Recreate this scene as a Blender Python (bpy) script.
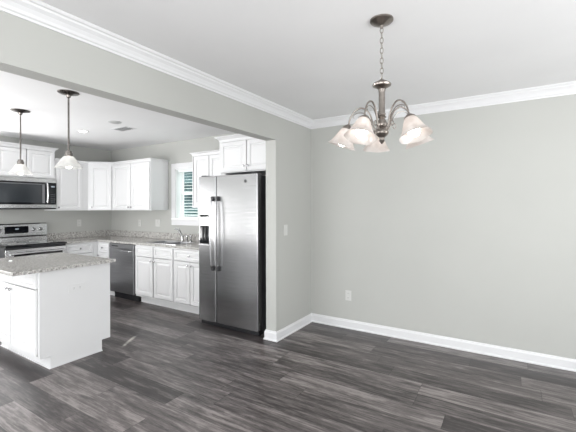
import bpy, bmesh, math, random
from mathutils import Vector, Matrix
for o in list(bpy.data.objects): bpy.data.objects.remove(o)
S = bpy.context.scene
C = S.collection
PI = math.pi
rnd = random.Random(4)
H = 1.40
CEIL = 2.445

# ------------------------------------------------------------ camera
cam = bpy.data.cameras.new('camera'); co = bpy.data.objects.new('camera', cam); C.objects.link(co)
F = 358.6
cam.sensor_fit = 'HORIZONTAL'; cam.sensor_width = 36; cam.lens = F/576*36
cam.shift_y = (207.07-216)/576
co.location = (2.094, -3.877, H)
co.rotation_euler = (PI/2, math.radians(0.16), 0.55971)
co.rotation_mode = 'XYZ'
co.matrix_world = Matrix.Translation(co.location) @ Matrix.Rotation(0.55971, 4, 'Z') @ Matrix.Rotation(PI/2, 4, 'X') @ Matrix.Rotation(math.radians(-0.16), 4, 'Z')
cam.clip_start = .02
S.camera = co
S.view_settings.view_transform = 'Standard'; S.view_settings.look = 'None'
S.view_settings.gamma = 1; S.view_settings.use_curve_mapping = False
S.view_settings.exposure = -0.33

# ------------------------------------------------------------ world, sun and added fill lights
w = bpy.data.worlds.new('sky'); S.world = w; w.use_nodes = True
nt = w.node_tree; bg = nt.nodes['Background']
bg.inputs[0].default_value = (.93, .97, 1, 1); bg.inputs[1].default_value = 4.5
sl = bpy.data.lights.new('sun', 'SUN'); sl.energy = 14; sl.angle = math.radians(.5); sl.color = (1, .96, .9)
so = bpy.data.objects.new('sun', sl); C.objects.link(so)
so.rotation_euler = Vector((.53, -.848, -.91)).to_track_quat('-Z', 'Y').to_euler()
so.location = (-5, 8, 8)

def area(name, loc, rot, sx, sy, power, col=(1, 1, 1)):
    l = bpy.data.lights.new(name, 'AREA'); l.shape = 'RECTANGLE'; l.size = sx; l.size_y = sy; l.energy = power; l.color = col
    o = bpy.data.objects.new(name, l); C.objects.link(o); o.location = loc; o.rotation_euler = rot
    return o
# added fill lights out of view, tilted up to brighten ceilings and fronts
UP = math.radians(68)
area('fill_dining_up', (2.4, -6.05, .85), (PI/2+UP, 0, 0), 3.4, 1.1, 108, (1, .99, .975))  # added uplight for the dining ceiling, hung inside the room
area('fill_dining_back', (2.4, -6.6, 1.3), (PI/2+math.radians(10), 0, 0), 3.4, 1.9, 26, (1, .99, .975))  # added fill on the dining fronts from an unseen rear side
area('fill_dining_side', (4.65, -2.8, 1.0), (PI/2+math.radians(60), 0, PI/2), 3.4, 1.5, 96, (1, .99, .975))  # added fill for the dining ceiling from an unseen east side
area('fill_kitchen_up', (-2.1, -6.05, .85), (PI/2+UP, 0, 0), 3.2, 1.1, 100, (1, .99, .985))  # added uplight for the kitchen ceiling, hung inside the room
area('fill_kitchen_back', (-2.1, -6.6, 1.3), (PI/2+math.radians(10), 0, 0), 3.0, 1.9, 36, (1, .99, .985))  # added fill on the kitchen fronts from an unseen rear side
area('fill_kitchen_side', (-4.12, -3.0, 1.25), (PI/2+math.radians(36), 0, -PI/2), 1.1, 1.3, 92, (1, .99, .985))  # added fill for the kitchen ceiling at an invented opening

# ------------------------------------------------------------ materials
def mat(name, col=(.8, .8, .8), rough=.5, metal=0, spec=.5):
    m = bpy.data.materials.new(name); m.use_nodes = True
    b = m.node_tree.nodes['Principled BSDF']
    b.inputs['Base Color'].default_value = (*col, 1); b.inputs['Roughness'].default_value = rough
    b.inputs['Metallic'].default_value = metal; b.inputs['Specular IOR Level'].default_value = spec
    m['b'] = 1
    return m, m.node_tree, b
def node(t, typ, **k):
    n = t.nodes.new(typ)
    for a, v in k.items(): setattr(n, a, v)
    return n
def noise_col(m3, c1, c2, scale, detail=3, stretch=(1, 1, 1), lo=.35, hi=.65, bump=0, bscale=None):
    m, t, b = m3
    tc = node(t, 'ShaderNodeTexCoord'); mp = node(t, 'ShaderNodeMapping'); mp.inputs['Scale'].default_value = stretch
    t.links.new(tc.outputs['Object'], mp.inputs[0])
    n = node(t, 'ShaderNodeTexNoise'); n.inputs['Scale'].default_value = scale; n.inputs['Detail'].default_value = detail
    t.links.new(mp.outputs[0], n.inputs['Vector'])
    r = node(t, 'ShaderNodeValToRGB'); r.color_ramp.elements[0].position = lo; r.color_ramp.elements[1].position = hi
    r.color_ramp.elements[0].color = (*c1, 1); r.color_ramp.elements[1].color = (*c2, 1)
    t.links.new(n.outputs[0], r.inputs[0]); t.links.new(r.outputs[0], b.inputs['Base Color'])
    if bump:
        bn = node(t, 'ShaderNodeBump'); bn.inputs['Strength'].default_value = bump; bn.inputs['Distance'].default_value = .002
        n2 = node(t, 'ShaderNodeTexNoise'); n2.inputs['Scale'].default_value = bscale or scale*4
        t.links.new(mp.outputs[0], n2.inputs['Vector']); t.links.new(n2.outputs[0], bn.inputs['Height'])
        t.links.new(bn.outputs[0], b.inputs['Normal'])
    return m
M = {}
M['wall'] = noise_col(mat('wall_paint', rough=.7, spec=.25), (.465, .468, .446), (.475, .478, .456), 2, bump=.08, bscale=300)
M['ceil'] = noise_col(mat('ceiling_paint', rough=.85, spec=.2), (.83, .83, .835), (.85, .85, .855), 2, bump=.1, bscale=180)
M['trim'] = mat('trim_paint', (.73, .73, .74), .35)[0]
M['cab'] = noise_col(mat('cabinet_paint', rough=.32), (.755, .755, .76), (.775, .775, .78), 1.2)
M['plate'] = mat('white_plastic', (.60, .60, .58), .35)[0]
M['plate2'] = mat('bright_white_plastic', (.75, .75, .75), .3)[0]
M['black'] = mat('black_plastic', (.012, .012, .014), .35)[0]
M['blackglass'] = mat('black_glass', (.006, .007, .009), .06)[0]
M['slot'] = mat('slot_dark', (.05, .05, .05), .6)[0]
M['darkside'] = mat('charcoal_enamel', (.03, .03, .033), .45)[0]
M['vinyl'] = mat('white_vinyl', (.85, .86, .86), .35)[0]
def brushed(name, c1, c2, rough, stretch=(3, 3, 260)):
    m3 = mat(name, rough=rough, metal=1)
    m = noise_col(m3, c1, c2, 1.0, 4, stretch)
    t, b = m3[1], m3[2]
    b.inputs['Anisotropic'].default_value = .5
    return m
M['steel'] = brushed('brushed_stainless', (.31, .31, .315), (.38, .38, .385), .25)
M['steeldark'] = brushed('grey_stainless', (.32, .32, .33), (.40, .40, .41), .28)  # steel tone of the dishwasher and sink basin
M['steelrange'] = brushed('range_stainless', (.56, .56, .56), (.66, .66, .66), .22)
M['steelbright'] = mat('polished_stainless', (.72, .72, .73), .2, 1)[0]
M['nickel'] = noise_col(mat('brushed_nickel', rough=.28, metal=1), (.27, .24, .22), (.36, .33, .30), 20)
M['nickeldark'] = noise_col(mat('dark_nickel', rough=.25, metal=1), (.17, .155, .145), (.25, .23, .215), 20)
M['chrome'] = mat('chrome', (.45, .45, .45), .15, 1)[0]
M['handle'] = mat('handle_steel', (.5, .5, .51), .22, 1)[0]

def granite():
    m, t, b = mat('speckled_granite', rough=.14)
    tc = node(t, 'ShaderNodeTexCoord')
    v = node(t, 'ShaderNodeTexVoronoi'); v.inputs['Scale'].default_value = 90
    n = node(t, 'ShaderNodeTexNoise'); n.inputs['Scale'].default_value = 62; n.inputs['Detail'].default_value = 5; n.inputs['Roughness'].default_value = .7
    n3 = node(t, 'ShaderNodeTexNoise'); n3.inputs['Scale'].default_value = 5; n3.inputs['Detail'].default_value = 3
    for q in (v, n, n3): t.links.new(tc.outputs['Object'], q.inputs['Vector'])
    r = node(t, 'ShaderNodeValToRGB'); e = r.color_ramp.elements
    e[0].position = .38; e[0].color = (.05, .048, .046, 1); e[1].position = .62; e[1].color = (.74, .73, .71, 1)
    a = e.new(.42); a.color = (.22, .215, .205, 1); a = e.new(.50); a.color = (.47, .46, .445, 1)
    t.links.new(n.outputs[0], r.inputs[0])
    r2 = node(t, 'ShaderNodeValToRGB'); e = r2.color_ramp.elements
    e[0].position = .0; e[0].color = (.55, .54, .52, 1); e[1].position = .9; e[1].color = (1.15, 1.14, 1.12, 1)
    t.links.new(v.outputs['Color'], r2.inputs[0])
    mx = node(t, 'ShaderNodeMix', data_type='RGBA', blend_type='MULTIPLY'); mx.inputs[0].default_value = .8
    t.links.new(r.outputs[0], mx.inputs[6]); t.links.new(r2.outputs[0], mx.inputs[7])
    mx2 = node(t, 'ShaderNodeMix', data_type='RGBA', blend_type='MIX'); t.links.new(n3.outputs[0], mx2.inputs[0])
    mx2.inputs[7].default_value = (.55, .53, .51, 1)
    sc = node(t, 'ShaderNodeMath', operation='MULTIPLY'); sc.inputs[1].default_value = .5
    t.links.new(n3.outputs[0], sc.inputs[0]); t.links.new(sc.outputs[0], mx2.inputs[0])
    t.links.new(mx.outputs[2], mx2.inputs[6]); t.links.new(mx2.outputs[2], b.inputs['Base Color'])
    return m
M['granite'] = granite()

def planks():
    m, t, b = mat('grey_wood_planks', rough=.34)
    L = t.links.new
    tc = node(t, 'ShaderNodeTexCoord'); sp = node(t, 'ShaderNodeSeparateXYZ'); L(tc.outputs['Object'], sp.inputs[0])
    def mth(op, a, bb=None, c=None):
        n = node(t, 'ShaderNodeMath', operation=op)
        for i, x in enumerate((a, bb, c)):
            if x is None: continue
            if isinstance(x, (int, float)): n.inputs[i].default_value = x
            else: L(x, n.inputs[i])
        return n.outputs[0]
    W, LEN = .182, 1.22
    yr = mth('DIVIDE', sp.outputs[1], W); row = mth('FLOOR', yr); fy = mth('FRACT', yr)
    wn = node(t, 'ShaderNodeTexWhiteNoise', noise_dimensions='1D'); L(row, wn.inputs['W'])
    xr = mth('ADD', mth('DIVIDE', sp.outputs[0], LEN), mth('MULTIPLY', wn.outputs[0], 7.3))
    colm = mth('FLOOR', xr); fx = mth('FRACT', xr)
    cb = node(t, 'ShaderNodeCombineXYZ'); L(row, cb.inputs[0]); L(colm, cb.inputs[1])
    w2 = node(t, 'ShaderNodeTexWhiteNoise', noise_dimensions='2D'); L(cb.outputs[0], w2.inputs['Vector'])
    rv = w2.outputs[0]
    # grain: stretched along x, shifted per plank
    cv = node(t, 'ShaderNodeCombineXYZ')
    L(mth('ADD', mth('MULTIPLY', sp.outputs[0], 2.0), mth('MULTIPLY', rv, 37)), cv.inputs[0])
    L(mth('MULTIPLY', sp.outputs[1], 34), cv.inputs[1]); L(mth('MULTIPLY', rv, 11), cv.inputs[2])
    g = node(t, 'ShaderNodeTexNoise'); g.inputs['Scale'].default_value = 1; g.inputs['Detail'].default_value = 6; g.inputs['Roughness'].default_value = .68; g.inputs['Distortion'].default_value = 1.0
    L(cv.outputs[0], g.inputs['Vector'])
    cv2 = node(t, 'ShaderNodeCombineXYZ')
    L(mth('ADD', mth('MULTIPLY', sp.outputs[0], 2.0), mth('MULTIPLY', rv, 17)), cv2.inputs[0])
    L(mth('MULTIPLY', sp.outputs[1], 11), cv2.inputs[1]); L(mth('MULTIPLY', rv, 5), cv2.inputs[2])
    g2 = node(t, 'ShaderNodeTexNoise'); g2.inputs['Scale'].default_value = 1.2; g2.inputs['Detail'].default_value = 4; g2.inputs['Distortion'].default_value = .8
    L(cv2.outputs[0], g2.inputs['Vector'])
    cv3 = node(t, 'ShaderNodeCombineXYZ')
    L(mth('ADD', mth('MULTIPLY', sp.outputs[0], 9), mth('MULTIPLY', rv, 23)), cv3.inputs[0]); L(mth('MULTIPLY', sp.outputs[1], 60), cv3.inputs[1])
    g3 = node(t, 'ShaderNodeTexNoise'); g3.inputs['Scale'].default_value = 1; g3.inputs['Detail'].default_value = 4; g3.inputs['Roughness'].default_value = .75
    L(cv3.outputs[0], g3.inputs['Vector'])
    val = mth('ADD', mth('ADD', mth('ADD', mth('MULTIPLY', rv, .25), .08), mth('MULTIPLY', g.outputs[0], .66)), mth('ADD', mth('MULTIPLY', g2.outputs[0], .52), mth('MULTIPLY', mth('SUBTRACT', g3.outputs[0], .5), .42)))
    r = node(t, 'ShaderNodeValToRGB'); e = r.color_ramp.elements
    e[0].position = .50; e[0].color = (.020, .017, .017, 1); e[1].position = 1.02; e[1].color = (.27, .243, .235, 1)
    a = e.new(.70); a.color = (.048, .041, .041, 1); a = e.new(.86); a.color = (.135, .119, .116, 1)
    L(mth('MULTIPLY', val, .98), r.inputs[0])
    # seams
    s1 = mth('LESS_THAN', fy, .012); s2 = mth('LESS_THAN', fx, .0025)
    sm = mth('MAXIMUM', s1, s2)
    mx = node(t, 'ShaderNodeMix', data_type='RGBA'); L(mth('MULTIPLY', sm, .75), mx.inputs[0]); L(r.outputs[0], mx.inputs[6]); mx.inputs[7].default_value = (.012, .011, .011, 1)
    L(mx.outputs[2], b.inputs['Base Color'])
    L(mth('ADD', mth('MULTIPLY', g.outputs[0], .22), .24), b.inputs['Roughness'])
    bn = node(t, 'ShaderNodeBump'); bn.inputs['Strength'].default_value = .25; bn.inputs['Distance'].default_value = .0015
    L(mth('SUBTRACT', g.outputs[0], mth('MULTIPLY', sm, 1.5)), bn.inputs['Height']); L(bn.outputs[0], b.inputs['Normal'])
    return m
M['floor'] = planks()

def glass_mat():
    m = bpy.data.materials.new('window_glass'); m.use_nodes = True; t = m.node_tree; t.nodes.clear()
    o = node(t, 'ShaderNodeOutputMaterial'); tr = node(t, 'ShaderNodeBsdfTransparent'); gl = node(t, 'ShaderNodeBsdfGlossy'); mx = node(t, 'ShaderNodeMixShader')
    gl.inputs['Roughness'].default_value = .02; mx.inputs[0].default_value = .06; tr.inputs[0].default_value = (.93, .97, .96, 1)
    t.links.new(tr.outputs[0], mx.inputs[1]); t.links.new(gl.outputs[0], mx.inputs[2]); t.links.new(mx.outputs[0], o.inputs[0])
    return m
M['glass'] = glass_mat()
def shade_mat(name, c1, c2, clear):
    m = bpy.data.materials.new(name); m.use_nodes = True; t = m.node_tree; t.nodes.clear()
    o = node(t, 'ShaderNodeOutputMaterial'); d = node(t, 'ShaderNodeBsdfDiffuse'); tl = node(t, 'ShaderNodeBsdfTranslucent')
    gl = node(t, 'ShaderNodeBsdfGlossy'); gl.inputs['Roughness'].default_value = .12
    tc = node(t, 'ShaderNodeTexCoord'); n = node(t, 'ShaderNodeTexNoise'); n.inputs['Scale'].default_value = 18; n.inputs['Detail'].default_value = 3
    t.links.new(tc.outputs['Object'], n.inputs['Vector'])
    r = node(t, 'ShaderNodeValToRGB'); r.color_ramp.elements[0].color = (*c1, 1); r.color_ramp.elements[1].color = (*c2, 1)
    r.color_ramp.elements[0].position = .35; r.color_ramp.elements[1].position = .65
    t.links.new(n.outputs[0], r.inputs[0]); t.links.new(r.outputs[0], d.inputs[0]); t.links.new(r.outputs[0], tl.inputs[0])
    a = node(t, 'ShaderNodeMixShader'); a.inputs[0].default_value = .5; t.links.new(d.outputs[0], a.inputs[1]); t.links.new(tl.outputs[0], a.inputs[2])
    c = node(t, 'ShaderNodeMixShader'); c.inputs[0].default_value = .07; t.links.new(a.outputs[0], c.inputs[1]); t.links.new(gl.outputs[0], c.inputs[2])
    tp = node(t, 'ShaderNodeBsdfTransparent'); e_ = node(t, 'ShaderNodeMixShader'); e_.inputs[0].default_value = clear
    t.links.new(c.outputs[0], e_.inputs[1]); t.links.new(tp.outputs[0], e_.inputs[2]); t.links.new(e_.outputs[0], o.inputs[0])
    return m
M['shade'] = shade_mat('alabaster_glass', (.66, .61, .58), (.80, .77, .75), .0)
M['shade2'] = shade_mat('frosted_white_glass', (.74, .74, .73), (.86, .86, .85), .10)
def emit(name, col, s):
    m = bpy.data.materials.new(name); m.use_nodes = True; b = m.node_tree.nodes['Principled BSDF']
    b.inputs['Base Color'].default_value = (*col, 1); b.inputs['Emission Color'].default_value = (*col, 1); b.inputs['Emission Strength'].default_value = s
    return m
M['bulb'] = emit('lit_bulb', (1, .96, .91), 6)
M['can'] = emit('lit_lens', (1, .97, .93), 14)
M['display'] = emit('display_digits', (.35, .40, .45), .15)
M['leaf'] = noise_col(mat('hedge_leaves', rough=.7), (.03, .065, .07), (.08, .15, .158), 5, 5, bump=.6, bscale=30)
M['slat'] = mat('blind_slat', (.80, .84, .84), .45)[0]
M['lawn'] = noise_col(mat('lawn_grass', rough=.9), (.05, .10, .04), (.09, .16, .07), 9, 4)

# ------------------------------------------------------------ helpers
def finish(name, bm, m, parent=None, bevel=0, smooth=False, seg=2):
    bmesh.ops.recalc_face_normals(bm, faces=bm.faces[:])
    me = bpy.data.meshes.new(name); bm.to_mesh(me); bm.free()
    o = bpy.data.objects.new(name, me); C.objects.link(o)
    me.materials.append(m)
    if parent: o.parent = parent
    if smooth:
        for p in me.polygons: p.use_smooth = True
        me.set_sharp_from_angle(angle=math.radians(38))
    if bevel:
        b = o.modifiers.new('edge', 'BEVEL'); b.width = bevel; b.segments = seg; b.limit_method = 'ANGLE'; b.angle_limit = math.radians(50)
    return o
def nb(): return bmesh.new()
def bx(bm, x0, x1, y0, y1, z0, z1):
    vs = [bm.verts.new((x, y, z)) for x in (x0, x1) for y in (y0, y1) for z in (z0, z1)]
    for f in ((0, 1, 3, 2), (4, 6, 7, 5), (0, 4, 5, 1), (2, 3, 7, 6), (0, 2, 6, 4), (1, 5, 7, 3)): bm.faces.new([vs[i] for i in f])
    return bm
def box(name, dims, m, parent=None, bevel=0): return finish(name, bx(nb(), *dims), m, parent, bevel)
def poly_prism(bm, pts, z0, z1):          # outline in xy
    a = [bm.verts.new((x, y, z0)) for x, y in pts]; b = [bm.verts.new((x, y, z1)) for x, y in pts]
    bm.faces.new(a[::-1]); bm.faces.new(b); n = len(pts)
    for i in range(n): bm.faces.new((a[i], a[(i+1) % n], b[(i+1) % n], b[i]))
    return bm
def extrude_profile(bm, prof, path, closed_prof=True):   # prof: (out, z); path: list of (xy point, outward xy dir scaled for mitre)
    rings = []
    for p, d in path:
        rings.append([bm.verts.new((p[0]+d[0]*o_, p[1]+d[1]*o_, z)) for o_, z in prof])
    n = len(prof)
    for a, b in zip(rings, rings[1:]):
        for i in range(n if closed_prof else n-1): bm.faces.new((a[i], a[(i+1) % n], b[(i+1) % n], b[i]))
    if closed_prof: bm.faces.new(rings[0][::-1]); bm.faces.new(rings[-1])
    return bm
def lathe(bm, prof, n=32, mtx=None, flute=0, flute_n=0, cap=True):   # prof: (r, z)
    rings = []
    for r, z, *fl in prof:
        f_ = fl[0] if fl else 0
        ring = []
        for i in range(n):
            a = 2*PI*i/n; rr = r*(1+f_*math.cos(flute_n*a)) if flute_n else r
            zz = z + (flute*f_*math.cos(flute_n*a) if flute_n else 0)
            v = Vector((rr*math.cos(a), rr*math.sin(a), zz))
            ring.append(bm.verts.new(mtx @ v if mtx else v))
        rings.append(ring)
    for a, b in zip(rings, rings[1:]):
        for i in range(n): bm.faces.new((a[i], a[(i+1) % n], b[(i+1) % n], b[i]))
    if cap: bm.faces.new(rings[0][::-1]); bm.faces.new(rings[-1])
    return bm
def tube(bm, pts, r, n=10, closed=False):
    pts = [Vector(p) for p in pts]; rings = []; N = len(pts); prev = None
    for i, p in enumerate(pts):
        if closed: t = pts[(i+1) % N]-pts[i-1]
        else: t = pts[min(i+1, N-1)]-pts[max(i-1, 0)]
        t.normalize()
        if prev is None:
            up = Vector((0, 0, 1)) if abs(t.z) < .9 else Vector((1, 0, 0)); a = t.cross(up).normalized()
        else: a = (prev - t*prev.dot(t)).normalized()
        prev = a; b = t.cross(a); rr = r[i] if isinstance(r, (list, tuple)) else r
        rings.append([bm.verts.new(p+(a*math.cos(2*PI*k/n)+b*math.sin(2*PI*k/n))*rr) for k in range(n)])
    for i in range(N if closed else N-1):
        A, B = rings[i], rings[(i+1) % N]
        for k in range(n): bm.faces.new((A[k], A[(k+1) % n], B[(k+1) % n], B[k]))
    if not closed: bm.faces.new(rings[0][::-1]); bm.faces.new(rings[-1])
    return bm
def smooth_path(pts, n=8):
    P = [Vector(p) for p in pts]; out = []
    for i in range(len(P)-1):
        p0 = P[max(i-1, 0)]; p1 = P[i]; p2 = P[i+1]; p3 = P[min(i+2, len(P)-1)]
        for k in range(n):
            t = k/n
            out.append(.5*((2*p1)+(p2-p0)*t+(2*p0-5*p1+4*p2-p3)*t*t+(3*p1-p0-3*p2+p3)*t**3))
    out.append(P[-1]); return out
def thing(name, label, cat, loc=(0, 0, 0), rz=0, group=None):
    o = bpy.data.objects.new(name, None); C.objects.link(o); o.location = loc; o.rotation_euler = (0, 0, rz); o.empty_display_size = .1
    o['label'] = label; o['category'] = cat
    if group: o['group'] = group
    return o
def tag(o, label, cat, group=None):
    o['label'] = label; o['category'] = cat
    if group: o['group'] = group
    return o
def struct(name, bm, m, bevel=0, smooth=False):
    o = finish(name, bm, m, None, bevel, smooth); o['kind'] = 'structure'; return o

# ------------------------------------------------------------ the room shell
XL, XR, YB = -4.18, 4.75, -6.65     # left, right, rear faces
T = .15; TW = .1285; E = -.773; ZH = 2.104
struct('floor', bx(nb(), XL-T, XR+T, YB-T, T, -.1, 0), M['floor'])
struct('ceiling', bx(nb(), XL-T, XR+T, YB-T, T, CEIL, CEIL+.12), M['ceil'])
# window opening in the north wall
WX0, WX1, WZ0, WZ1 = -2.43, -1.80, 1.225, 2.005
b = nb()
bx(b, XL-T, WX0, 0, T, 0, CEIL); bx(b, WX1, XR+T, 0, T, 0, CEIL); bx(b, WX0, WX1, 0, T, 0, WZ0); bx(b, WX0, WX1, 0, T, WZ1, CEIL)
struct('wall_north', b, M['wall'])
b = nb(); bx(b, XL-T, XL, -2.4, 0, 0, CEIL); bx(b, XL-T, XL, YB, -3.6, 0, CEIL); bx(b, XL-T, XL, -3.6, -2.4, 2.05, CEIL); bx(b, XL-T, XL, -3.6, -2.4, 0, .85)  # gap between the pieces is an invented window for the side fill
struct('wall_west', b, M['wall'])
# dividing wall stub with the dropped header over the kitchen opening
b = nb(); bx(b, -TW, 0, E, 0, 0, CEIL); bx(b, -TW, 0, YB, E, ZH, CEIL)
o_ = struct('wall_divider', b, M['wall'])
b = nb(); bx(b, XL, -3.7, YB-T, YB, 0, CEIL); bx(b, -.5, .6, YB-T, YB, 0, CEIL); bx(b, 4.2, XR, YB-T, YB, 0, CEIL)
bx(b, -3.7, -.5, YB-T, YB, 2.3, CEIL); bx(b, .6, 4.2, YB-T, YB, 2.3, CEIL)
bx(b, -3.7, -.5, YB-T, YB, 0, .2); bx(b, .6, 4.2, YB-T, YB, 0, .2)
struct('wall_south', b, M['wall'])
b = nb(); bx(b, XR, XR+T, YB, -4.6, 0, CEIL); bx(b, XR, XR+T, -1.0, 0, 0, CEIL); bx(b, XR, XR+T, -4.6, -1.0, 2.2, CEIL); bx(b, XR, XR+T, -4.6, -1.0, 0, .3)
struct('wall_east', b, M['wall'])

# crown moulding (dining side)
crown = [(0, CEIL-.092), (.008, CEIL-.092), (.010, CEIL-.080), (.018, CEIL-.074), (.024, CEIL-.060), (.036, CEIL-.042), (.052, CEIL-.028), (.056, CEIL-.018), (.066, CEIL-.014), (.072, CEIL-.004), (.072, CEIL), (0, CEIL)]
struct('trim_1', extrude_profile(nb(), crown, [((0, YB), (1, 0)), ((0, 0), (1, -1))]), M['trim'])
struct('trim_2', extrude_profile(nb(), crown, [((0, 0), (1, -1)), ((XR, 0), (-1, -1))]), M['trim'])
# baseboards
bb = [(0, 0), (.022, 0), (.022, .010), (.014, .020), (.014, .078), (.010, .088), (.008, .098), (0, .100)]
struct('baseboard_north', extrude_profile(nb(), bb, [((0, 0), (1, -1)), ((XR, 0), (0, -1))]), M['trim'])
struct('baseboard_divider', extrude_profile(nb(), bb, [((0, 0), (1, -1)), ((0, E), (1, -1)), ((-TW, E), (-1, -1)), ((-TW, E+.12), (-1, 0))]), M['trim'])

# outdoors beyond the kitchen window
b = nb()
NX, NZ = 60, 26
hr = random.Random(2)
front = [[b.verts.new((-9+i*.2, 2.6+.18*math.sin(i*.9+j)+hr.uniform(-.12, .12)-(0 if j < NZ-3 else -(j-NZ+3)*.25), -.3+j*.135+hr.uniform(-.05, .05))) for i in range(NX)] for j in range(NZ)]
back = [[b.verts.new((-9+i*.2, 3.7, -.3+j*.135)) for i in range(NX)] for j in (0, NZ-1)]
for j in range(NZ-1):
    for i in range(NX-1): b.faces.new((front[j][i], front[j][i+1], front[j+1][i+1], front[j+1][i]))
for i in range(NX-1):
    b.faces.new((back[0][i], back[1][i], back[1][i+1], back[0][i+1])); b.faces.new((front[-1][i], front[-1][i+1], back[1][i+1], back[1][i])); b.faces.new((front[0][i], back[0][i], back[0][i+1], front[0][i+1]))
tag(finish('hedge', b, M['leaf'], smooth=False), 'blue-green hedge seen outside through the kitchen window slats', 'hedge')
o = finish('lawn', bx(nb(), -12, 4, T+.01, 9, -.4, -.301), M['lawn']); o['kind'] = 'structure'

# kitchen window: casing, jamb, sashes, blind
b = nb(); cw = .088
bx(b, WX0-cw, WX0, -.019, 0, WZ0-.02, WZ1+cw); bx(b, WX1, WX1+cw, -.019, 0, WZ0-.02, WZ1+cw); bx(b, WX0, WX1, -.019, 0, WZ1, WZ1+cw)
bx(b, WX0-cw, WX1+cw, -.019, 0, WZ0-.105, WZ0-.02)
W = struct('window_1', b, M['trim'], bevel=.003)
def wpart(name, bm, m, bev=0): return finish(name, bm, m, W, bev)
b = nb(); jt = .012
bx(b, WX0, WX0+jt, -.004, T, WZ0, WZ1); bx(b, WX1-jt, WX1, -.004, T, WZ0, WZ1); bx(b, WX0+jt, WX1-jt, -.004, T, WZ1-jt, WZ1)
wpart('jamb', b, M['vinyl'])
wpart('stool', bx(nb(), WX0-cw+.01, WX1+cw-.01, -.035, T, WZ0-.02, WZ0+.004), M['vinyl'], .003)
fw = .022; y0, y1 = .090, .130; zm = 1.62
b = nb()
for za, zb, ya, yb_ in ((WZ0+.005, zm+.02, y0, y0+.022), (zm-.02, WZ1-jt, y0+.023, y1)):
    bx(b, WX0+jt, WX0+jt+fw, ya, yb_, za, zb); bx(b, WX1-jt-fw, WX1-jt, ya, yb_, za, zb)
    bx(b, WX0+jt+fw, WX1-jt-fw, ya, yb_, za, za+fw); bx(b, WX0+jt+fw, WX1-jt-fw, ya, yb_, zb-fw, zb)
wpart('window_sash', b, M['vinyl'], .002)
b = nb(); bx(b, WX0+jt+fw, WX1-jt-fw, y0+.009, y0+.012, WZ0+.04, zm-.015); bx(b, WX0+jt+fw, WX1-jt-fw, y0+.03, y0+.033, zm+.015, WZ1-jt-fw)
wpart('window_glass', b, M['glass'])
bl = thing('window_blind', 'white horizontal slat blind inside the kitchen window', 'window blind', (0, 0, 0))
bl.location = ((WX0+WX1)/2, .046, WZ0+.005)
hw = (WX1-WX0)/2-jt-.006; Zt = WZ1-jt-WZ0-.005
finish('headrail', bx(nb(), -hw, hw, -.025, .025, Zt-.04, Zt-.001), M['slat'], bl, .002)
finish('bottom_rail', bx(nb(), -hw, hw, -.022, .022, .002, .018), M['slat'], bl, .002)
b = nb(); z = .05
while z < Zt-.05:
    vs = []
    for k in range(5):
        yy = -.024+.012*k; zz = z+.003*(1-((k-2)/2)**2) + .10*yy
        vs.append((yy, zz))
    A = [b.verts.new((-hw+.096, y_, z_)) for y_, z_ in vs]; B = [b.verts.new((hw, y_, z_)) for y_, z_ in vs]
    A2 = [b.verts.new((-hw+.096, y_, z_-.0025)) for y_, z_ in vs]; B2 = [b.verts.new((hw, y_, z_-.0025)) for y_, z_ in vs]
    for k in range(4):
        b.faces.new((A[k], B[k], B[k+1], A[k+1])); b.faces.new((A2[k], A2[k+1], B2[k+1], B2[k]))
    b.faces.new((A[0], A2[0], B2[0], B[0])); b.faces.new((A[4], B[4], B2[4], A2[4]))
    b.faces.new((*A, *A2[::-1])); b.faces.new((*B[::-1], *B2))
    z += .046
finish('slats', b, M['slat'], bl)
b = nb()
for x in (-.16, .16): bx(b, x-.012, x+.012, -.0285, -.0275, .018, Zt-.04)
finish('ladder_tape', b, M['slat'], bl)

# ------------------------------------------------------------ cabinets
G = M['cab']
def panel(bm, x0, x1, z0, z1, yf, th=.019, frame=.052, raised=True):
    """raised panel door / drawer front; front face at y=yf, extends back to yf+th"""
    w_, h_ = x1-x0, z1-z0; fr = min(frame, h_*.26, w_*.26)
    if raised: rings = [(0, .003), (.003, 0), (fr-.006, 0), (fr+.001, .011), (fr+.008, .0115), (fr+.030 if min(w_, h_) > .2 else fr+.014, .003)]
    else: rings = [(0, .003), (.003, 0), (fr-.002, 0), (fr+.003, .008)]
    loops = []
    for ins, d in [(0, th)]+rings:
        loops.append([bm.verts.new(v) for v in ((x0+ins, yf+d, z0+ins), (x1-ins, yf+d, z0+ins), (x1-ins, yf+d, z1-ins), (x0+ins, yf+d, z1-ins))])
    bm.faces.new(loops[0][::-1])
    for a, c in zip(loops, loops[1:]):
        for i in range(4): bm.faces.new((a[i], a[(i+1) % 4], c[(i+1) % 4], c[i]))
    bm.faces.new(loops[-1]); return bm
knob_prof = [(.0045, 0), (.0045, .010), (.008, .014), (.0135, .018), (.0145, .023), (.011, .028), (.003, .030)]
def knob(parent, x, z, yf):
    mtx = Matrix.Translation((x, yf, z)) @ Matrix.Rotation(PI/2, 4, 'X')
    return finish('knob', lathe(nb(), knob_prof, 14, mtx), M['handle'], parent, smooth=True)
def door(root, x0, x1, z0, z1, k=None, raised=True, name='door'):
    d = finish(name, panel(nb(), x0+.0035, x1-.0035, z0, z1-.002, -.021, raised=raised), G, root)
    if k: knob(d, k[0], k[1], -.020)
    return d
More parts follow.
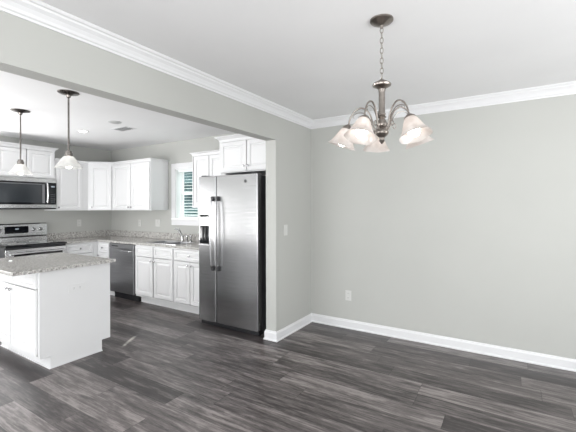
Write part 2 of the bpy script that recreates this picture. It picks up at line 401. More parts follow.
def cab_crown(root, w_, d, z, proj=.03, h=.035, left=True, right=True):
    prof = [(0, z-.004), (.004, z-.004), (.006, z+h*.25), (proj*.5, z+h*.55), (proj*.85, z+h*.75), (proj, z+h*.85), (proj, z+h), (0, z+h)]
    y_f = -.0005; path = []
    if left: path.append(((-.0005, d), (-1, 0)))
    path.append(((-.0005 if left else 0, y_f), (-1 if left else 0, -1)))
    path.append(((w_+.0005 if right else w_, y_f), (1 if right else 0, -1)))
    if right: path.append(((w_+.0005, d), (1, 0)))
    finish('crown', extrude_profile(nb(), prof, path), G, root)
    return root

def carcass_box(b, w_, d, z0, z1, top=True, rail=None):
    t_ = .016; ff = .010
    bx(b, 0, t_, 0, d, z0, z1); bx(b, w_-t_, w_, 0, d, z0, z1)
    bx(b, t_, w_-t_, 0, d, z0, z0+t_); bx(b, t_, w_-t_, d-ff, d, z0+t_, z1)
    if top: bx(b, t_, w_-t_, 0, d-ff, z1-t_, z1)
    else: bx(b, t_, w_-t_, 0, .05, z1-t_, z1)
    if top: bx(b, t_, w_-t_, .20, .215, z0+t_, z1-t_)
    return b
# --- base cabinets: local x along the face, front face-frame at y=0, back at +depth
def base_cab(label, loc, rz, w_, d, cols, drawers, dknobs, doors=True, group=None, hollow=False, top=.858, toe=.09, zb=.11):
    r = thing('base_cabinet', label, 'base cabinet', loc, rz, group)
    b = nb()
    carcass_box(b, w_, d, zb, top, not hollow)
    bx(b, .0, w_, toe, d, 0, zb)
    finish('carcass', b, G, r)
    return r
# 1 stove wall, right of the range: faces +x ; local x -> world +y, local y -> world -x
r = base_cab('white base cabinet right of the range, one wide drawer visible above', (-3.57, -1.112, 0), PI/2, .425, .60, 0, 0, 0)
d = door(r, .008, .412, .695, .842, name='drawer'); knob(d, .21, .771, -.02); door(r, .008, .412, .14, .690, (.04, .64))
# 2 corner cabinet with the narrow drawer
r = thing('corner_base_cabinet', 'white corner base cabinet with a narrow drawer beside the dishwasher', 'base cabinet', (0, 0, 0))
b = nb(); poly_prism(b, [(-3.57, -.684), (-3.57, -.61), (-3.232, -.61), (-3.232, -.02), (-4.17, -.02), (-4.17, -.684)], .11, .858)
poly_prism(b, [(-3.66, -.684), (-3.66, -.52), (-3.232, -.52), (-3.232, -.02), (-4.17, -.02), (-4.17, -.684)], 0, .11)
finish('carcass', b, G, r)
sub = r
d = finish('drawer', panel(nb(), -3.53, -3.242, .695, .842, -.630), G, r); knob(d, -3.386, .771, -.630)
d = finish('door', panel(nb(), -3.53, -3.242, .14, .690, -.630), G, r); knob(d, -3.50, .64, -.630)
# 3 sink base
r = base_cab('white sink base cabinet with two doors under the kitchen window', (-2.585, -.61, 0), 0, .828, .59, 0, 0, 0, hollow=True)
for i, (xa, xb, kx) in enumerate(((.012, .405, .374), (.423, .816, .454))):
    finish('false_drawer_front', panel(nb(), xa, xb, .695, .842, -.020), G, r)
    door(r, xa, xb, .14, .690, (kx, .645))
# 4 base beside fridge
r = base_cab('white base cabinet with one drawer over two doors, left of the refrigerator', (-1.755, -.61, 0), 0, .638, .59, 0, 0, 0)
d = door(r, .012, .626, .695, .842, name='drawer'); knob(d, .319, .771, -.02)
door(r, .012, .316, .14, .690, (.288, .645)); door(r, .322, .626, .14, .690, (.350, .645))

# --- upper cabinets
def upper(label, loc, rz, w_, d, z0, z1, doors, name='wall_cabinet', crown_=True, cl=True, cr=True, proj=.028, h=.034, knobz=None):
    r = thing(name, label, 'wall cabinet', loc, rz)
    finish('carcass', carcass_box(nb(), w_, d, z0, z1), G, r)
    for xa, xb, kx in doors:
        door(r, xa, xb, z0+.012, z1-.022, (kx, (knobz or z0+.05)))
    if crown_: cab_crown(r, w_, d, z1, proj, h, cl, cr)
    return r
upper('taller white wall cabinet above the microwave, two raised-panel doors', (-3.84, -1.885, 0), PI/2, .762, .335, 1.836, 2.262, ((.012, .379, .349), (.384, .750, .414)), proj=.04, h=.045, knobz=1.895)
_c = upper('white wall cabinet with one door between microwave and diagonal corner cabinet', (-3.85, -1.119, 0), PI/2, .508, .325, 1.355, 2.125, ((.012, .408, .04),), cl=False, cr=False)
box('filler_stile', (.402, .492, .0005, .0195, 1.3715, 2.1085), G, _c)
upper('white double-door wall cabinet left of the kitchen window', (-3.572, -.33, 0), 0, .962, .325, 1.355, 2.125, ((.010, .477, .447), (.482, .950, .512)), cl=False)
upper('white double-door wall cabinet between the window and the refrigerator', (-1.707, -.33, 0), 0, .664, .325, 1.395, 2.125, ((.045, .335, .307), (.340, .640, .37)), cr=False)
upper('white cabinet above the refrigerator with two short doors', (-1.040, -.50, 0), 0, .905, .495, 1.825, 2.225, ((.03, .447, .417), (.452, .868, .482)), proj=.045, h=.055, cr=False, knobz=1.895)
# diagonal corner
r = thing('corner_wall_cabinet', 'white diagonal corner wall cabinet with one knob low on its left', 'wall cabinet', (-3.85, -.6095, 0), PI/4)
b = nb()
import mathutils
def loc2(px, py):
    v = Matrix.Rotation(-PI/4, 4, 'Z') @ Vector((px+3.85, py+.6095, 0)); return (v.x, v.y)
cp = [(-3.85, -.6095), (-3.5735, -.333), (-3.5735, -.004), (-4.176, -.004), (-4.176, -.6095)]
poly_prism(b, [loc2(*q) for q in cp], 1.355, 2.125); finish('carcass', b, G, r)
door(r, .03, .361, 1.367, 2.103, (.058, 1.405))
z = 2.125; prof = [(0, z-.004), (.004, z-.004), (.006, z+.009), (.014, z+.019), (.024, z+.026), (.028, z+.029), (.028, z+.034), (0, z+.034)]
t8 = math.tan(PI/8)
finish('crown', extrude_profile(nb(), prof, [((0, -.0005), (t8, -1)), ((.391, -.0005), (-t8, -1))]), G, r)

# --- island
r = thing('kitchen_island', 'white kitchen island cabinet under its own granite top, foreground left', 'kitchen island', (-2.315, -2.42, 0))
IW, ID = 1.005, .63
b = nb(); carcass_box(b, IW-.012, ID, .11, .856); bx(b, 0, IW-.012, .085, ID-.085, 0, .11)
finish('carcass', b, G, r)
b = nb()
a_ = [(0, .11), (.085, .11), (.085, 0), (ID-.085, 0), (ID-.085, .11), (ID, .11), (ID, .856), (0, .856)]
A = [b.verts.new((IW-.0115, y_, z_)) for y_, z_ in a_]; B = [b.verts.new((IW, y_, z_)) for y_, z_ in a_]
b.faces.new(A[::-1]); b.faces.new(B)
for i in range(8): b.faces.new((A[i], A[(i+1) % 8], B[(i+1) % 8], B[i]))
finish('end_panel', b, G, r)
b = nb()
bx(b, IW-.022, IW+.006, .073, ID-.080, 0, .010); bx(b, .0, IW-.022, .073, .0845, 0, .010)
finish('shoe_moulding', b, M['trim'], r, .003)
for xa, xb, kx in ((.012, .493, .460), (.498, .979, .531)):
    finish('drawer', panel(nb(), xa, xb, .705, .846, -.020), G, r)
    door(r, xa, xb, .14, .699, (kx, .660))
def slab(name, pts, z0, z1, label, bev=.004):
    return tag(finish(name, poly_prism(nb(), pts, z0, z1), M['granite'], bevel=bev), label, 'countertop')
slab('island_countertop', [(-2.335, -2.63), (-1.262, -2.63), (-1.262, -1.755), (-2.335, -1.755)], .8565, .886, 'pale speckled granite countertop on the island')
def plate(name, label, cat, loc, rz, kind, w_=.072, h_=.116, horiz=False, pm='plate'):
    PM = M[pm]
    r = thing(name, label, cat, loc, rz)
    if horiz: w_, h_ = h_, w_
    finish('cover_plate', bx(nb(), -w_/2, w_/2, -.006, -.0005, -h_/2, h_/2), PM, r, .002)
    if kind == 'outlet':
        for s in (-1, 1):
            dx, dz = (s*.026, 0) if horiz else (0, s*.026)
            rc = finish('receptacle', bx(nb(), dx-.014, dx+.014, -.009, -.006, dz-.014, dz+.014), PM, r, .003)
            b = nb()
            for q in (-.006, .006):
                if horiz: bx(b, dx-.004, dx+.005, -.0093, -.0089, dz+q-.001, dz+q+.001)
                else: bx(b, dx+q-.001, dx+q+.001, -.0093, -.0089, dz-.004, dz+.005)
            finish('slot', b, M['slot'], rc)
    else:
        n = 1 if kind == 'switch' else 2
        for i in range(n):
            x = (i-(n-1)/2)*.046
            finish('rocker', bx(nb(), x-.015, x+.015, -.010, -.006, -.032, .032), PM, r, .002)
    return r
plate('outlet', 'horizontal white outlet on the white end panel of the island', 'outlet', (-1.3095, -2.115, .665), PI/2, 'outlet', .075, .15, horiz=True, pm='plate2')
plate('outlet', 'white outlet low on the blank grey-green dining wall', 'outlet', (.485, 0, .378), 0, 'outlet')
plate('outlet', 'white outlet above the backsplash right of the range', 'outlet', (XL, -.584, 1.138), PI/2, 'outlet')
plate('outlet', 'white outlet below the double-door wall cabinet left of the window', 'outlet', (-3.342, 0, 1.133), 0, 'outlet')
plate('light_switch', 'white double rocker switch plate on kitchen wall between dishwasher and sink', 'light switch', (-2.869, 0, 1.143), 0, 'double', .118)
plate('light_switch', 'white light switch on the short wall right of the refrigerator', 'light switch', (0, -.59, 1.15), PI/2, 'switch')

# --- main countertop with cut-out for the sink
SX0, SX1, SY0, SY1 = -2.46, -1.80, -.545, -.135
b = nb()
zt0, zt1 = .8585, .888
xs = [-4.178, -3.545, SX0, SX1, -1.118]; ys = [-.635, SY0, SY1, -.002]
V = {}
def gv(x, y, z):
    k = (x, y, z)
    if k not in V: V[k] = b.verts.new(k)
    return V[k]
cells = set()
xs2 = sorted(set(xs)); ys2 = sorted(set(ys+[-1.112]))
for i in range(len(xs2)-1):
    for j in range(len(ys2)-1):
        x0, x1, y0_, y1_ = xs2[i], xs2[i+1], ys2[j], ys2[j+1]
        if y1_ <= -.635 and x0 >= -3.545: continue
        if x0 == SX0 and y0_ == SY0: continue
        cells.add((i, j))
for (i, j) in cells:
    x0, x1, y0_, y1_ = xs2[i], xs2[i+1], ys2[j], ys2[j+1]
    for z in (zt0, zt1): b.faces.new([gv(x, y, z) for x, y in ((x0, y0_), (x1, y0_), (x1, y1_), (x0, y1_))])
    for (di, dj, e) in ((-1, 0, ((x0, y0_), (x0, y1_))), (1, 0, ((x1, y0_), (x1, y1_))), (0, -1, ((x0, y0_), (x1, y0_))), (0, 1, ((x0, y1_), (x1, y1_)))):
        if (i+di, j+dj) not in cells: b.faces.new((gv(*e[0], zt0), gv(*e[1], zt0), gv(*e[1], zt1), gv(*e[0], zt1)))
ct = tag(finish('kitchen_countertop', b, M['granite'], bevel=.003), 'L-shaped speckled granite countertop running under the window around the corner', 'countertop')
b = nb(); poly_prism(b, [(-4.178, -1.112), (-4.156, -1.112), (-4.156, -.024), (-1.118, -.024), (-1.118, -.002), (-4.178, -.002)], zt1+.0005, .992)
finish('backsplash', b, M['granite'], ct, .002)

# --- sink
r = thing('sink', 'stainless steel double-bowl drop-in sink set below the window', 'sink', (SX0, SY0, zt1))
sw_, sd_ = SX1-SX0, SY1-SY0
b = nb()
def bowl(b, x0, x1, y0, y1, dep):
    pr = [(0, .003), (.008, 0), (.02, -dep+.02), (.045, -dep)]
    lo = []
    for ins, z in pr: lo.append([b.verts.new(v) for v in ((x0+ins, y0+ins, z), (x1-ins, y0+ins, z), (x1-ins, y1-ins, z), (x0+ins, y1-ins, z))])
    for a, c in zip(lo, lo[1:]):
        for i in range(4): b.faces.new((a[i], a[(i+1) % 4], c[(i+1) % 4], c[i]))
    b.faces.new(lo[-1]); return lo[0]
m_ = sw_/2
bowl(b, .012, m_-.012, .012, sd_-.065, .17); bowl(b, m_+.012, sw_-.012, .012, sd_-.065, .17)
sk = finish('basin', b, M['steeldark'], r)
b = nb(); z0_, z1_ = .0008, .004
for q in ((-.012, sw_+.012, -.012, .012), (-.012, .012, .012, sd_-.065), (m_-.012, m_+.012, .012, sd_-.065), (sw_-.012, sw_+.012, .012, sd_-.065), (-.012, sw_+.012, sd_-.065, sd_+.012)):
    bx(b, *q, z0_, z1_)
finish('rim', b, M['steelbright'], r)
for cx in (m_/2, m_*1.5): finish('drain', lathe(nb(), [(.03, -.169), (.03, -.1685), (.012, -.168)], 20, Matrix.Translation((cx, sd_/2-.03, 0))), M['chrome'], r, smooth=True)
# --- faucet
r = thing('faucet', 'chrome single-spout kitchen faucet with a lever behind the sink', 'faucet', (-2.10, -.165, zt1+.0045))
finish('base', lathe(nb(), [(.028, 0), (.028, .006), (.02, .012), (.019, .07), (.014, .085)], 20), M['chrome'], r, smooth=True)
sp_ = smooth_path([(0, 0, .06), (-.018, -.012, .105), (-.045, -.03, .155), (-.072, -.05, .185), (-.095, -.065, .180)])
finish('spout', tube(nb(), sp_, [.013-.004*i/len(sp_) for i in range(len(sp_))], 12), M['chrome'], r, smooth=True)
finish('lever', tube(nb(), smooth_path([(.0, 0, .08), (-.03, 0, .13), (-.075, .0, .20)]), .007, 8), M['chrome'], r, smooth=True)
r = thing('soap_dispenser', 'short chrome soap pump right of the faucet', 'soap dispenser', (-2.0, -.165, zt1+.0045))
finish('body', lathe(nb(), [(.02, 0), (.02, .006), (.013, .014), (.013, .06), (.016, .08), (.010, .095)], 16), M['chrome'], r, smooth=True)
finish('nozzle', tube(nb(), [(0, 0, .085), (-.02, -.015, .09), (-.045, -.035, .082)], .007, 8), M['chrome'], r, smooth=True)
r = thing('side_sprayer', 'chrome side sprayer at the right end of the sink', 'sprayer', (-1.92, -.165, zt1+.0045))
finish('holder', lathe(nb(), [(.022, 0), (.022, .006), (.014, .02), (.012, .03)], 16), M['chrome'], r, smooth=True)
finish('spray_head', tube(nb(), smooth_path([(0, 0, .025), (0, 0, .07), (-.01, -.005, .105)]), [.011+.0003*i for i in range(17)], 12), M['chrome'], r, smooth=True)

# --- dishwasher
r = thing('dishwasher', 'stainless steel dishwasher between the corner cabinet and sink cabinet', 'dishwasher', (-3.205, -.61, 0))
dw = .6
finish('tub', bx(nb(), -.018, dw+.012, 0, .57, .105, .855), M['darkside'], r)
finish('toe_kick', bx(nb(), .0, dw, .06, .10, .003, .100), M['black'], r)
dd = finish('door', bx(nb(), 0, dw, -.028, -.0005, .118, .775), M['steeldark'], r, .003)
finish('control_panel', bx(nb(), 0, dw, -.028, -.0005, .781, .850), M['steeldark'], r, .003)
hd = finish('handle', tube(nb(), smooth_path([(.28, -.029, .752), (.30, -.05, .752), (.36, -.058, .752), (.5, -.058, .752), (.55, -.05, .752), (.57, -.029, .752)]), .0085, 10), M['steelbright'], dd, smooth=True)
b = nb(); bx(b, .06, .22, -.0288, -.0282, .808, .824)
finish('control_window', b, M['black'], r)

# --- refrigerator
FX0, FX1 = -1.112, -.225; FW = FX1-FX0
r = thing('refrigerator', 'stainless steel side-by-side refrigerator with ice and water dispenser', 'refrigerator', (FX0, -.79, 0))
finish('cabinet_body', bx(nb(), .006, FW-.006, .075, .76, .035, 1.750), M['darkside'], r, .004)
finish('base_grille', bx(nb(), .01, FW-.01, .035, .073, .004, .050), M['black'], r)
for x in (.03, FW-.07):
    for y in (.1, .68): finish('foot', bx(nb(), x, x+.04, y, y+.05, 0, .035), M['black'], r)
gx = .284
def fdoor(x0, x1):
    b = nb(); n = 10; pts = []
    # gently bowed front
    c = .0
    prof = [(x0, .07), (x0, .012), (x0+.003, .004), (x0+.012, 0)]
    prof += [(x1-.012, 0), (x1-.003, .004), (x1, .012), (x1, .07)]
    poly_prism(b, prof, .058, 1.765)
    return b
fd = finish('freezer_door', fdoor(0, gx-.004), M['steel'], r, .0025)
rd = finish('refrigerator_door', fdoor(gx+.004, FW), M['steel'], r, .0025)
def fhandle(x, parent, z0, z1):
    pts = smooth_path([(x, -.001, z0+.03), (x, -.035, z0+.035), (x, -.052, z0+.10), (x, -.066, (z0+z1)/2), (x, -.052, z1-.10), (x, -.035, z1-.035), (x, -.001, z1-.03)], 10)
    b = nb(); rings = []
    for i, p in enumerate(pts):
        t = (pts[min(i+1, len(pts)-1)]-pts[max(i-1, 0)]).normalized(); nrm = Vector((1, 0, 0)).cross(t).normalized()
        rings.append([b.verts.new(p+Vector((1, 0, 0))*(.012*math.cos(a))+nrm*(.009*math.sin(a))) for a in [2*PI*k/14 for k in range(14)]])
    for A, B in zip(rings, rings[1:]):
        for k in range(14): b.faces.new((A[k], A[(k+1) % 14], B[(k+1) % 14], B[k]))
    b.faces.new(rings[0][::-1]); b.faces.new(rings[-1])
    h = finish('handle', b, M['handle'], parent, smooth=True)
    for zz in (z0-.005, z1-.05):
        finish('handle_mount', bx(nb(), x-.017, x+.017, -.034, -.0005, zz, zz+.055), M['darkside'], h, .004)
fhandle(gx-.034, fd, .668, 1.52); fhandle(gx+.036, rd, .668, 1.52)
ds = finish('dispenser', bx(nb(), .020, .187, -.006, -.0005, .945, 1.330), M['steelbright'], r, .003)
finish('control_bezel', bx(nb(), .024, .183, -.0078, -.006, 1.182, 1.326), M['slot'], ds, .001)
finish('control_pad', bx(nb(), .031, .176, -.0092, -.0079, 1.188, 1.320), M['steelbright'], ds, .0005)
b = nb(); bx(b, .028, .179, -.0085, -.0062, .958, 1.180); finish('dispenser_recess', b, M['blackglass'], ds)
b = nb(); bx(b, .036, .171, -.011, -.0094, 1.285, 1.312); finish('display_strip', b, M['blackglass'], ds)
b = nb(); bx(b, .075, .090, -.018, -.0087, 1.02, 1.16); bx(b, .118, .133, -.018, -.0087, 1.02, 1.16)
finish('dispenser_paddle', b, M['slot'], ds, .002)
finish('drip_tray', bx(nb(), .026, .181, -.020, -.0087, .955, .968), M['steelbright'], ds, .002)
bd = finish('badge', lathe(nb(), [(.018, 0), (.018, .002), (.0165, .003)], 28, Matrix.Translation((.722, -.0003, 1.687)) @ Matrix.Rotation(PI/2, 4, 'X')), M['slot'], r, smooth=True)
bd['label'] = 'round dark emblem'
b = nb(); tube(b, [(.722+.0135*math.cos(a), -.0036, 1.687+.0135*math.sin(a)) for a in [2*PI*k/24 for k in range(24)]], .0009, 6, closed=True)
tube(b, smooth_path([(.715, -.0036, 1.687), (.719, -.0036, 1.693), (.722, -.0036, 1.687), (.726, -.0036, 1.681), (.730, -.0036, 1.688)]), .0009, 6)
finish('emblem_script', b, M['steelbright'], bd)
for x in (.03, FW-.09): finish('hinge_cover', bx(nb(), x, x+.06, .02, .12, 1.7655, 1.780), M['darkside'], r, .003)

# --- microwave (faces +x)
MZ0, MZ1 = 1.378, 1.832
r = thing('microwave', 'stainless over-the-range microwave with a black door window', 'microwave', (-3.79, -1.884, 0), PI/2)
mw = .76
finish('housing', bx(nb(), 0, mw, .022, .385, MZ0, MZ1), M['darkside'], r, .003)
finish('upper_trim', bx(nb(), 0, mw, 0, .0215, MZ1-.058, MZ1-.002), M['steelrange'], r, .002)
finish('lower_trim', bx(nb(), 0, mw, 0, .0215, MZ0+.018, MZ0+.070), M['steelrange'], r, .002)
finish('bottom_grille', bx(nb(), 0, mw, .006, .0215, MZ0+.001, MZ0+.016), M['black'], r)
dd = finish('door', bx(nb(), 0, .655, -.004, .0215, MZ0+.072, MZ1-.060), M['blackglass'], r, .002)
b = nb(); bx(b, .03, .56, -.006, -.0045, MZ0+.098, MZ1-.094); wn_ = finish('door_window', b, mat('tinted_window', (.035, .04, .045), .12)[0], dd)
b = nb()
bx(b, .565, .60, -.006, -.0045, MZ0+.09, MZ1-.085); bx(b, .03, .56, -.0062, -.0045, MZ1-.092, MZ1-.082)
finish('window_border', b, mat('grey_border', (.18, .18, .19), .2)[0], dd)
hp = smooth_path([(.625, -.004, MZ0+.095), (.625, -.03, MZ0+.105), (.625, -.042, (MZ0+MZ1)/2), (.625, -.03, MZ1-.085), (.625, -.004, MZ1-.075)])
finish('handle', tube(nb(), hp, .011, 12), M['steelbright'], dd, smooth=True)
cpn = finish('control_panel', bx(nb(), .657, mw, -.004, .0215, MZ0+.072, MZ1-.060), M['blackglass'], r, .002)
finish('display', bx(nb(), .685, .735, -.0056, -.0045, MZ1-.125, MZ1-.105), M['display'], cpn)
b = nb()
for i in range(5):
    for j in range(3): bx(b, .680+j*.021, .694+j*.021, -.0050, -.0042, MZ0+.10+i*.028, MZ0+.112+i*.028)
finish('keypad', b, mat('keypad_grey', (.10, .10, .11), .4)[0], cpn)

# --- range (faces +x)
r = thing('range', 'stainless electric range with black display on its backguard', 'range', (-3.53, -1.880, 0), PI/2)
rw = .762
finish('oven_body', bx(nb(), .001, rw-.001, 0, .62, .06, .868), M['darkside'], r)
finish('leg', bx(nb(), .03, rw-.03, .04, .58, 0, .06), M['black'], r)
finish('cooktop_frame', bx(nb(), 0, rw, -.035, .625, .8685, .896), M['blackglass'], r, .004)
ck = finish('cooktop_glass', bx(nb(), .012, rw-.012, -.010, .545, .8965, .902), M['blackglass'], r, .002)
for x, y, rr in ((.2, .14, .10), (.56, .14, .08), (.2, .41, .08), (.56, .41, .10)):
    finish('burner_ring', tube(nb(), [(x+rr*math.cos(a), y+rr*math.sin(a), .9022) for a in [2*PI*k/40 for k in range(40)]], .0009, 5, closed=True), M['plate'], ck)
dd = finish('oven_door', bx(nb(), .004, rw-.004, -.030, -.0005, .24, .842), M['steelrange'], r, .004)
finish('oven_window', bx(nb(), .10, rw-.06, -.0335, -.0305, .36, .775), M['blackglass'], dd)
finish('handle', tube(nb(), smooth_path([(.05, -.031, .79), (.055, -.075, .79), (.10, -.085, .79), (.66, -.085, .79), (.707, -.075, .79), (.712, -.031, .79)]), .013, 12), M['steelbright'], dd, smooth=True)
finish('storage_drawer', bx(nb(), .004, rw-.004, -.030, -.0005, .075, .232), M['steelrange'], r, .004)
b = nb()   # backguard: lower riser and slanted control face
A = [(.552, .897), (.556, .965), (.548, .985), (.563, 1.152), (.58, 1.166), (.625, 1.166), (.625, .897)]
P = [b.verts.new((0, y_, z_)) for y_, z_ in A]; Q = [b.verts.new((rw, y_, z_)) for y_, z_ in A]
b.faces.new(P[::-1]); b.faces.new(Q)
for i in range(len(A)): b.faces.new((P[i], P[(i+1) % len(A)], Q[(i+1) % len(A)], Q[i]))
bgd = finish('backguard', b, M['steelrange'], r, .003)
finish('vent_gap', bx(nb(), .01, rw-.01, .546, .5505, .966, .980), M['black'], bgd)
finish('control_display', bx(nb(), .205, .50, .546, .5545, 1.025, 1.128), M['blackglass'], bgd)
finish('clock_digits', bx(nb(), .33, .375, .5445, .5455, 1.08, 1.098), M['display'], bgd)
for x in (.065, .145, .572, .668):
    k_ = finish('control_knob', lathe(nb(), [(.026, 0), (.026, .006), (.021, .010), (.019, .030), (.016, .034)], 22, Matrix.Translation((x, .5515, 1.077)) @ Matrix.Rotation(PI/2, 4, 'X')), M['steelbright'], bgd, smooth=True)
    finish('knob_grip', bx(nb(), x-.004, x+.004, .5095, .5174, 1.058, 1.096), M['black'], k_, .001)

# ------------------------------------------------------------ light fixtures
def shade_prof(r0, r1, h, thick=.003):
    """bell: neck at z=0, rim at z=-h, ruffled lip"""
    out = []
    N = 14
    for i in range(N+1):
        t = i/N
        rr = r0+(r1-r0)*(.52*math.sin(t*PI/2)**.8+.48*t**3.6)
        out.append((rr, -h*t, (.03*t**5)))
    return out
# chandelier
CX, CY = 1.476, -1.900
ch = thing('chandelier', 'brushed nickel chandelier with five lit bell glass shades', 'chandelier', (CX, CY, 0))
N_ = M['nickel']
finish('canopy', lathe(nb(), [(.064, CEIL-.0005), (.064, CEIL-.008), (.058, CEIL-.014), (.046, CEIL-.017), (.04, CEIL-.024), (.022, CEIL-.030), (.010, CEIL-.034), (.007, CEIL-.05), (.002, CEIL-.052)], 40), N_, ch, smooth=True)
zt, zb_ = CEIL-.045, 2.117
n_l = 10; L_ = (zt-zb_)/n_l
for i in range(n_l):
    zc_ = zt-(i+.5)*L_; pts = []
    for k in range(20):
        a = 2*PI*k/20; u = .0085*math.cos(a); v = (L_*.5+.004)*math.sin(a)
        pts.append((u, 0, zc_+v) if i % 2 == 0 else (0, u, zc_+v))
    finish('chain_link', tube(nb(), pts, .0022, 6, closed=True), N_, ch, smooth=True)
finish('supply_wire', tube(nb(), [(.0, 0, CEIL-.05), (.001, .001, 2.25), (0, 0, 2.10)], .0018, 6), M['plate'], ch)
finish('top_cap', lathe(nb(), [(.004, 2.118), (.010, 2.110), (.030, 2.100), (.047, 2.088), (.052, 2.082), (.049, 2.074), (.030, 2.064), (.020, 2.056), (.018, 2.040)], 36), N_, ch, smooth=True)
finish('column', lathe(nb(), [(.0175, 2.041), (.0175, 1.925), (.021, 1.920), (.021, 1.912), (.015, 1.905)], 28), N_, ch, smooth=True)
finish('hub', lathe(nb(), [(.014, 1.906), (.026, 1.90), (.014, 1.893), (.020, 1.885), (.030, 1.863), (.028, 1.850), (.020, 1.841), (.028, 1.830), (.037, 1.820), (.038, 1.812), (.032, 1.802), (.024, 1.794), (.016, 1.788), (.013, 1.778), (.016, 1.770), (.010, 1.760), (.004, 1.752), (.001, 1.750)], 36), N_, ch, smooth=True)
f0 = math.atan2(-.847, .5309)   # direction from the column towards the camera side
for deg in (-42, 30, 102, 174, -114):
    a = f0+math.radians(deg)
    R = Matrix.Rotation(a, 4, 'Z')
    pts = [R @ Vector(p) for p in smooth_path([(.030, 0, 1.825), (.050, 0, 1.855), (.058, 0, 1.90), (.080, 0, 1.942), (.113, 0, 1.964), (.152, 0, 1.950), (.179, 0, 1.913), (.190, 0, 1.872)], 7)]
    arm = finish('arm', tube(nb(), pts, .0048, 10), N_, ch, smooth=True)
    sc = smooth_path([(.050, 0, 1.86), (.072, 0, 1.905), (.100, 0, 1.932), (.135, 0, 1.938), (.158, 0, 1.928), (.164, 0, 1.916), (.156, 0, 1.911)], 6)
    finish('leaf_scroll', tube(nb(), [R @ p for p in sc], [.0032*(1-.5*i/len(sc)) for i in range(len(sc))], 8), N_, ch, smooth=True)
    sc = smooth_path([(.040, 0, 1.83), (.058, 0, 1.865), (.078, 0, 1.868), (.086, 0, 1.850), (.076, 0, 1.840), (.066, 0, 1.850)], 6)
    finish('lower_scroll', tube(nb(), [R @ p for p in sc], .0028, 8), N_, ch, smooth=True)
    tilt = Matrix.Translation(R @ Vector((.190, 0, 1.872))) @ R @ Matrix.Rotation(math.radians(-20), 4, 'Y')
    hol = finish('shade_holder', lathe(nb(), [(.006, .006), (.012, .002), (.020, -.006), (.030, -.016), (.031, -.022), (.027, -.022)], 28, tilt), N_, ch, smooth=True)
    b = nb(); pr = shade_prof(.027, .083, .105); mt = tilt @ Matrix.Translation((0, 0, -.019))
    inner = [(max(r_-.003, .001), z_, f_) for r_, z_, f_ in pr][::-1]
    lathe(b, pr+inner, 48, mt, flute=-.02, flute_n=6, cap=False)
    sh = finish('lamp_shade', b, M['shade'], ch, smooth=True)
    mb_ = tilt @ Matrix.Translation((0, 0, -.040))
    finish('bulb', lathe(nb(), [(.011, 0), (.012, -.012), (.019, -.024), (.028, -.038), (.032, -.054), (.029, -.069), (.020, -.080), (.008, -.086), (.001, -.087)], 24, mb_), M['bulb'], sh, smooth=True)
# pendants
def pendant(x, y, label):
    p = thing('pendant_light', label, 'pendant light', (x, y, 0), 0, 'pendant lights over the island')
    finish('canopy', lathe(nb(), [(.088, CEIL-.0005), (.088, CEIL-.004), (.080, CEIL-.009), (.05, CEIL-.013), (.022, CEIL-.026), (.016, CEIL-.045), (.008, CEIL-.05)], 36), M['nickeldark'], p, smooth=True)
    finish('rod', tube(nb(), [(0, 0, CEIL-.04), (0, 0, 1.913)], .0075, 12), M['nickeldark'], p, smooth=True)
    finish('socket_cap', lathe(nb(), [(.009, 1.921), (.020, 1.918), (.026, 1.912), (.026, 1.900), (.032, 1.897), (.032, 1.870), (.024, 1.865)], 24), M['nickeldark'], p, smooth=True)
    pr = [(.036, 0, 0), (.046, -.010, 0), (.064, -.035, 0), (.080, -.060, 0), (.096, -.082, .01), (.108, -.098, .025), (.113, -.104, .03)]
    inner = [(r_-.003, z_, f_) for r_, z_, f_ in pr][::-1]
    b = nb(); lathe(b, pr+inner, 48, Matrix.Translation((0, 0, 1.866)), flute=-.1, flute_n=8, cap=False)
    sh = finish('lamp_shade', b, M['shade2'], p, smooth=True)
    finish('bulb', lathe(nb(), [(.012, 0), (.014, -.03), (.024, -.05), (.030, -.07), (.030, -.085), (.022, -.102), (.008, -.11), (.001, -.111)], 24, Matrix.Translation((0, 0, 1.864))), M['bulb'], sh, smooth=True)
pendant(-2.382, -2.138, 'left pendant light with bell glass shade, in front of the microwave cabinet')
pendant(-1.318, -2.176, 'right pendant light with bell glass shade, nearer the camera, by the header')
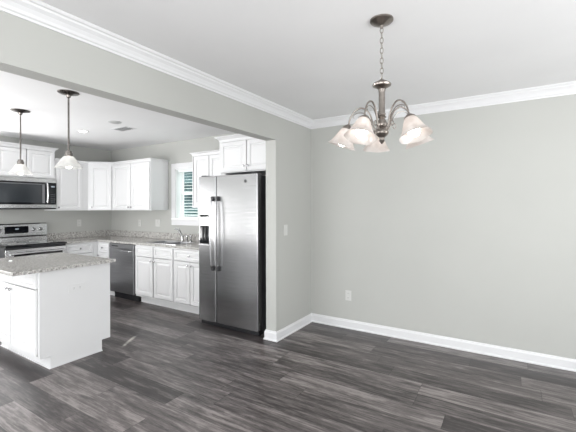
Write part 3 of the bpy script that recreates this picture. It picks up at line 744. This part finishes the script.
# recessed light, smoke detector and air vent on the kitchen ceiling
r = thing('recessed_light', 'lit round recessed light in the kitchen ceiling', 'recessed light', (-2.868, -1.216, CEIL))
finish('trim_ring', lathe(nb(), [(.050, -.0005), (.072, -.0005), (.070, -.005), (.052, -.008), (.050, -.0005)], 40, cap=False), M['trim'], r, smooth=True)
finish('lens', lathe(nb(), [(.0495, -.001), (.0495, -.004), (.02, -.005)], 32), M['can'], r)
r = thing('ceiling_disc', 'flat round white disc on the kitchen ceiling beside the vent', 'ceiling disc', (-2.02, -1.286, CEIL))
finish('rim', lathe(nb(), [(.074, -.0005), (.074, -.006), (.062, -.010)], 40), mat('grey_white_plastic', (.55, .55, .55), .5)[0], r, smooth=True)
finish('centre', lathe(nb(), [(.050, -.0105), (.048, -.014), (.01, -.015)], 32), mat('grey_centre', (.45, .45, .45), .5)[0], r, smooth=True)
r = thing('ceiling_vent', 'square air vent with louvres in the kitchen ceiling', 'ceiling vent', (-2.27, -1.0, CEIL))
b = nb()
for q in ((-.15, .15, -.09, -.066), (-.15, .15, .066, .09), (-.15, -.126, -.066, .066), (.126, .15, -.066, .066)): bx(b, *q, -.006, -.0005)
finish('frame', b, M['trim'], r, .002)
finish('duct_shade', bx(nb(), -.126, .126, -.066, .066, -.0012, -.0005), mat('vent_shadow', (.12, .12, .12), .8)[0], r)  # thin dark sheet painted as the shade behind the louvres
for i in range(7):
    y_ = -.057+i*.0185; b = nb()
    A = [(y_-.006, -.009), (y_+.006, -.0025), (y_+.0068, -.0035), (y_-.005, -.010)]
    P = [b.verts.new((-.126, u, v)) for u, v in A]; Q = [b.verts.new((.126, u, v)) for u, v in A]
    b.faces.new(P); b.faces.new(Q[::-1])
    for k in range(4): b.faces.new((P[k], P[(k+1) % 4], Q[(k+1) % 4], Q[k]))
    finish('louvre', b, M['trim'], r)
# small round white object on the island top
b = nb(); lathe(b, [(.014, 0), (.016, .004), (.010, .010), (.002, .012)], 12, Matrix.Translation((-1.99, -2.375, .8863)))
tag(finish('white_bit', b, M['vinyl'], smooth=True), 'tiny round white object on the island countertop', 'cap')
